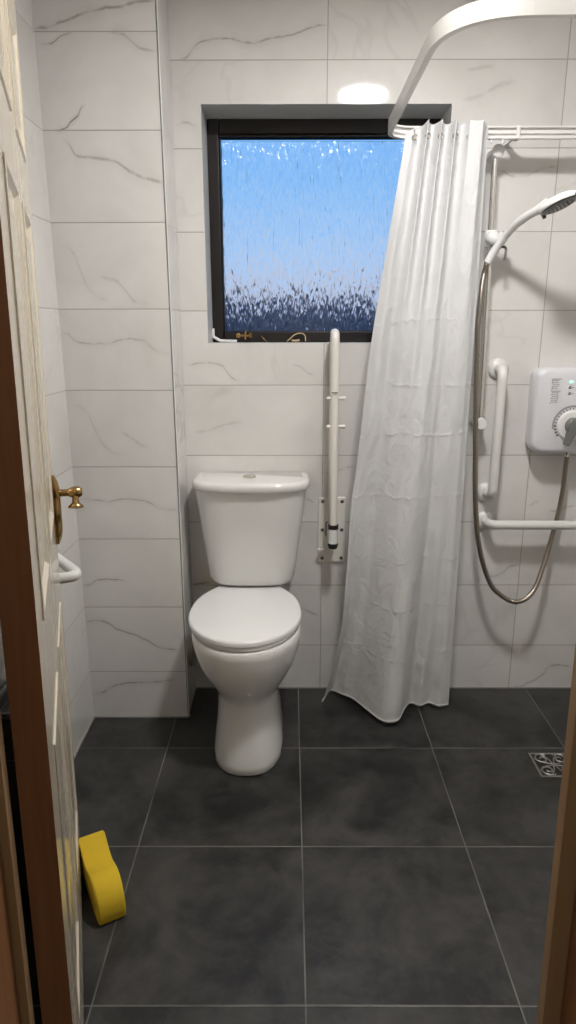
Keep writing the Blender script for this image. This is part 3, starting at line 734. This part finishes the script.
# ------------------------------------------------------------------ sponge
axis = Vector((-.0863, .1554, 0)).normalized()
sn = Vector((.0553, .0314, 0)).normalized()      # across the thickness
sn = (sn - axis * sn.dot(axis)).normalized()
org = Vector((-.4605, 1.291, 0))
L_ = .190
prof_ = []
up_ = smooth_path([(0, 0, 0.004), (-.004, 0, .030), (.002, 0, .062), (.022, 0, .088), (.052, 0, .097), (.082, 0, .092), (.110, 0, .083), (.140, 0, .086), (.170, 0, .100), (L_, 0, .112)], 5)
dn_ = smooth_path([(L_ + .010, 0, .100), (L_ + .012, 0, .02), (L_ + .004, 0, .004), (.15, 0, 0), (.10, 0, .004), (.05, 0, 0)], 5)
pf = [(p.x, p.z) for p in up_] + [(p.x, p.z) for p in dn_]
bm = B(); W_ = .068
loft(bm, [[tuple(org + axis * (s + (c0 - s) * k) + sn * w + Vector((0, 0, max(0, z + (.05 - z) * k)))) for s, z in pf] for w, k, c0 in ((0, .06, .1), (.004, 0, .1), (W_ - .004, 0, .1), (W_, .06, .1))])
o = link_obj('sponge', bm, M_sponge, smooth=True); tag(o, 'yellow waisted bath sponge standing on the floor against the door', 'sponge')
wn_ = o.modifiers.new('b', 'BEVEL'); wn_.width = .003; wn_.segments = 2; wn_.limit_method = 'ANGLE'

# ------------------------------------------------------------------ door
hx, hy = -.3425, .79
ang = math.atan2(.753, -.237); DL = .789; TH = .043
MW = Matrix.Translation((hx, hy, 0)) @ Matrix.Rotation(math.radians(1.0), 4, 'Y') @ Matrix.Rotation(ang, 4, 'Z')
door = empty('door_1', kind='structure'); door.matrix_world = MW
# leaf: x 0..DL from hinge to latch edge, visible face y=0, thickness towards +y
bm = B(); Z0, Z1 = .008, 2.035
box(bm, .001, DL, .006, TH - .006, Z0, Z1)
cols = ((.105, .345), (.445, .685)); rws = ((.20, .78), (.98, 1.60), (1.70, 1.93))
for y0, y1 in ((0, .006), (TH - .006, TH)):
    xs = [0.001, .105, .345, .445, .685, DL]
    for a, b in ((0, 1), (2, 3), (4, 5)): box(bm, xs[a], xs[b], y0, y1, Z0, Z1)
    for cx0, cx1 in cols:
        zs = [Z0, .20, .78, .98, 1.60, 1.70, 1.93, Z1]
        for a, b in ((0, 1), (2, 3), (4, 5), (6, 7)): box(bm, cx0, cx1, y0, y1, zs[a], zs[b])
link_obj('leaf', bm, M_door, door, bevel=.002)
for cx0, cx1 in cols:
    for rz0, rz1 in rws:
        for side in (0, 1):
            bm = B(); f = (lambda y: y) if side == 0 else (lambda y: TH - y)
            def fr(i, y): return [(cx0 + i, f(y), rz0 + i), (cx1 - i, f(y), rz0 + i), (cx1 - i, f(y), rz1 - i), (cx0 + i, f(y), rz1 - i)]
            loft(bm, [fr(0, .0055), fr(.003, -.0025), fr(.012, -.003), fr(.020, .0045), fr(.034, .0045), fr(.052, -.0005)], cap0=False)
            link_obj('raised_panel', bm, M_door, door, bevel=.001)
bm = B(); box(bm, -.0005, .0015, .0002, TH, Z0, Z1); link_obj('hinge_edge', bm, M_pine, door)
for z in (.22, 1.80):
    bm = B(); box(bm, -.002, 0, .012, TH - .002, z, z + .09); disc(bm, (-.004, TH + .003, z), (0, 0, 1), [(0, .006), (.09, .006)], 12); link_obj('hinge', bm, M_brass, door)
def handle(sgn):
    f = (lambda y: -y) if sgn < 0 else (lambda y: TH + y)
    X, Z = DL - .052, 1.024
    bm = B()
    out = []
    for t in [2 * PI * k / 40 for k in range(40)]:
        zz = math.sin(t); wv = .021 * (1 + .12 * math.cos(2 * PI * zz * 1.5)) if abs(zz) < .97 else .008
        out.append((math.copysign(abs(math.cos(t)) ** .35, math.cos(t)) * wv if abs(math.cos(t)) > 1e-6 else 0, zz * .083))
    loft(bm, [[(X + a * s, f(y), Z - .040 + b * (s if s < 1 else 1)) for a, b in out] for y, s in ((0, 1.), (.007, 1.), (.014, .8), (.017, .6))])
    h = link_obj('handle', bm, M_brass, door, smooth=True, bevel=.001)
    bm = B(); tube(bm, [(X, f(.008), Z), (X, f(.052), Z)], .0085, 14); disc(bm, (X, f(.052), Z), (0, -1 if sgn < 0 else 1, 0), [(-.016, .010), (-.006, .0135), (.006, .0135), (.014, .008)], 18)
    tube(bm, smooth_path([(X, f(.050), Z), (X - .007, f(.050), Z - .012), (X - .012, f(.050), Z - .024)], 5), lambda t: .0095 - .0020 * math.sin(PI * t), 14)
    disc(bm, (X - .011, f(.050), Z - .018), (-.3, 0, -1), [(0, .007), (.006, .011), (.012, .0175), (.016, .0175), (.018, .010)], 20)
    link_obj('lever', bm, M_brass, h, smooth=True)
handle(-1); handle(1)

# ------------------------------------------------------------------ white rail on left wall
lr = empty('side_wall_rail', (XL, 1.8, .78), 'white looped rail on the left wall, partly hidden behind the open door', 'grab rail')
bm = B(); tube(bm, fillet([(XL, 1.827, .802), (-.553, 1.655, .766), (XL, 1.600, .757)], .030, 8), .0145, 16)
o = link_obj('bar', bm, M_rail, lr, smooth=True); o.location = (-XL, -1.8, -.78)
for c_ in ((XL, 1.827, .802), (XL, 1.600, .757)):
    bm = B(); flange(bm, c_, (1, 0, 0), .034); o = link_obj('flange', bm, M_rail, lr, smooth=True); o.location = (-XL, -1.8, -.78)
# ribbed grey bin behind the door
bn = empty('laundry_basket', (-.672, 1.52, 0), 'ribbed grey basket behind the door, glimpsed through the hinge gap', 'basket')
bm = B(); loft(bm, [[(sx2 * (.028 + .010 * z / .5 + d), sy2 * (.12 + .02 * z / .5 + d), z) for sx2, sy2 in ((-1, -1), (1, -1), (1, 1), (-1, 1))] for z, d in [(0, 0)] + [(.38 + .012 * i + dz_, dd_) for i in range(12) for dz_, dd_ in ((0, 0), (.002, .004), (.006, .004), (.008, 0))]], cap1=False)
link_obj('body', bm, mat('grey_basket_plastic', (.20, .20, .20), .4), bn)
bm = B()
for a, b, c_, d in ((-.046, -.036, -.15, .15), (.036, .046, -.15, .15), (-.036, .036, -.15, -.14), (-.036, .036, .14, .15)): box(bm, a, b, c_, d, .518, .532)
link_obj('rim', bm, mat('basket_rim_plastic', (.42, .42, .42), .35), bn, bevel=.003)
bn.rotation_euler.z = 0

# ------------------------------------------------------------------ sky
w = bpy.data.worlds.new('dusk_sky'); bpy.context.scene.world = w; w.use_nodes = True; nt = w.node_tree
bg = nt.nodes['Background']; tc = nt.nodes.new('ShaderNodeTexCoord'); sp = nt.nodes.new('ShaderNodeSeparateXYZ'); nt.links.new(tc.outputs['Generated'], sp.inputs[0])
cr = nt.nodes.new('ShaderNodeValToRGB'); mr = nt.nodes.new('ShaderNodeMapRange'); nt.links.new(sp.outputs[2], mr.inputs[0])
mr.inputs[1].default_value = 0; mr.inputs[2].default_value = .32; nt.links.new(mr.outputs[0], cr.inputs[0]); nt.links.new(cr.outputs[0], bg.inputs[0])
e = cr.color_ramp.elements; e[0].position = 0; e[0].color = (.50, .48, .56, 1); e[1].position = 1; e[1].color = (.14, .42, .95, 1)
for p, c_ in ((.12, (.56, .58, .72, 1)), (.30, (.42, .62, .93, 1)), (.6, (.25, .54, .98, 1))):
    k = e.new(p); k.color = c_
bg.inputs[1].default_value = 1.0

# ------------------------------------------------------------------ camera
cam = bpy.data.cameras.new('camera'); co = bpy.data.objects.new('camera', cam); C.objects.link(co)
cam.sensor_fit = 'VERTICAL'; cam.sensor_height = 24; cam.lens = 668.9 / 1024 * 24; cam.clip_start = .02
pitch, yaw, roll = .2651, .0029, -.0016
co.matrix_world = Matrix.Translation((0, 0, 1.3883)) @ Matrix.Rotation(yaw, 4, 'Z') @ Matrix.Rotation(PI / 2 - pitch, 4, 'X') @ Matrix.Rotation(roll, 4, 'Z')
sc = bpy.context.scene; sc.camera = co
sc.view_settings.view_transform = 'Standard'; sc.view_settings.look = 'None'; sc.view_settings.exposure = 0; sc.view_settings.gamma = 1
sc.view_settings.use_curve_mapping = False
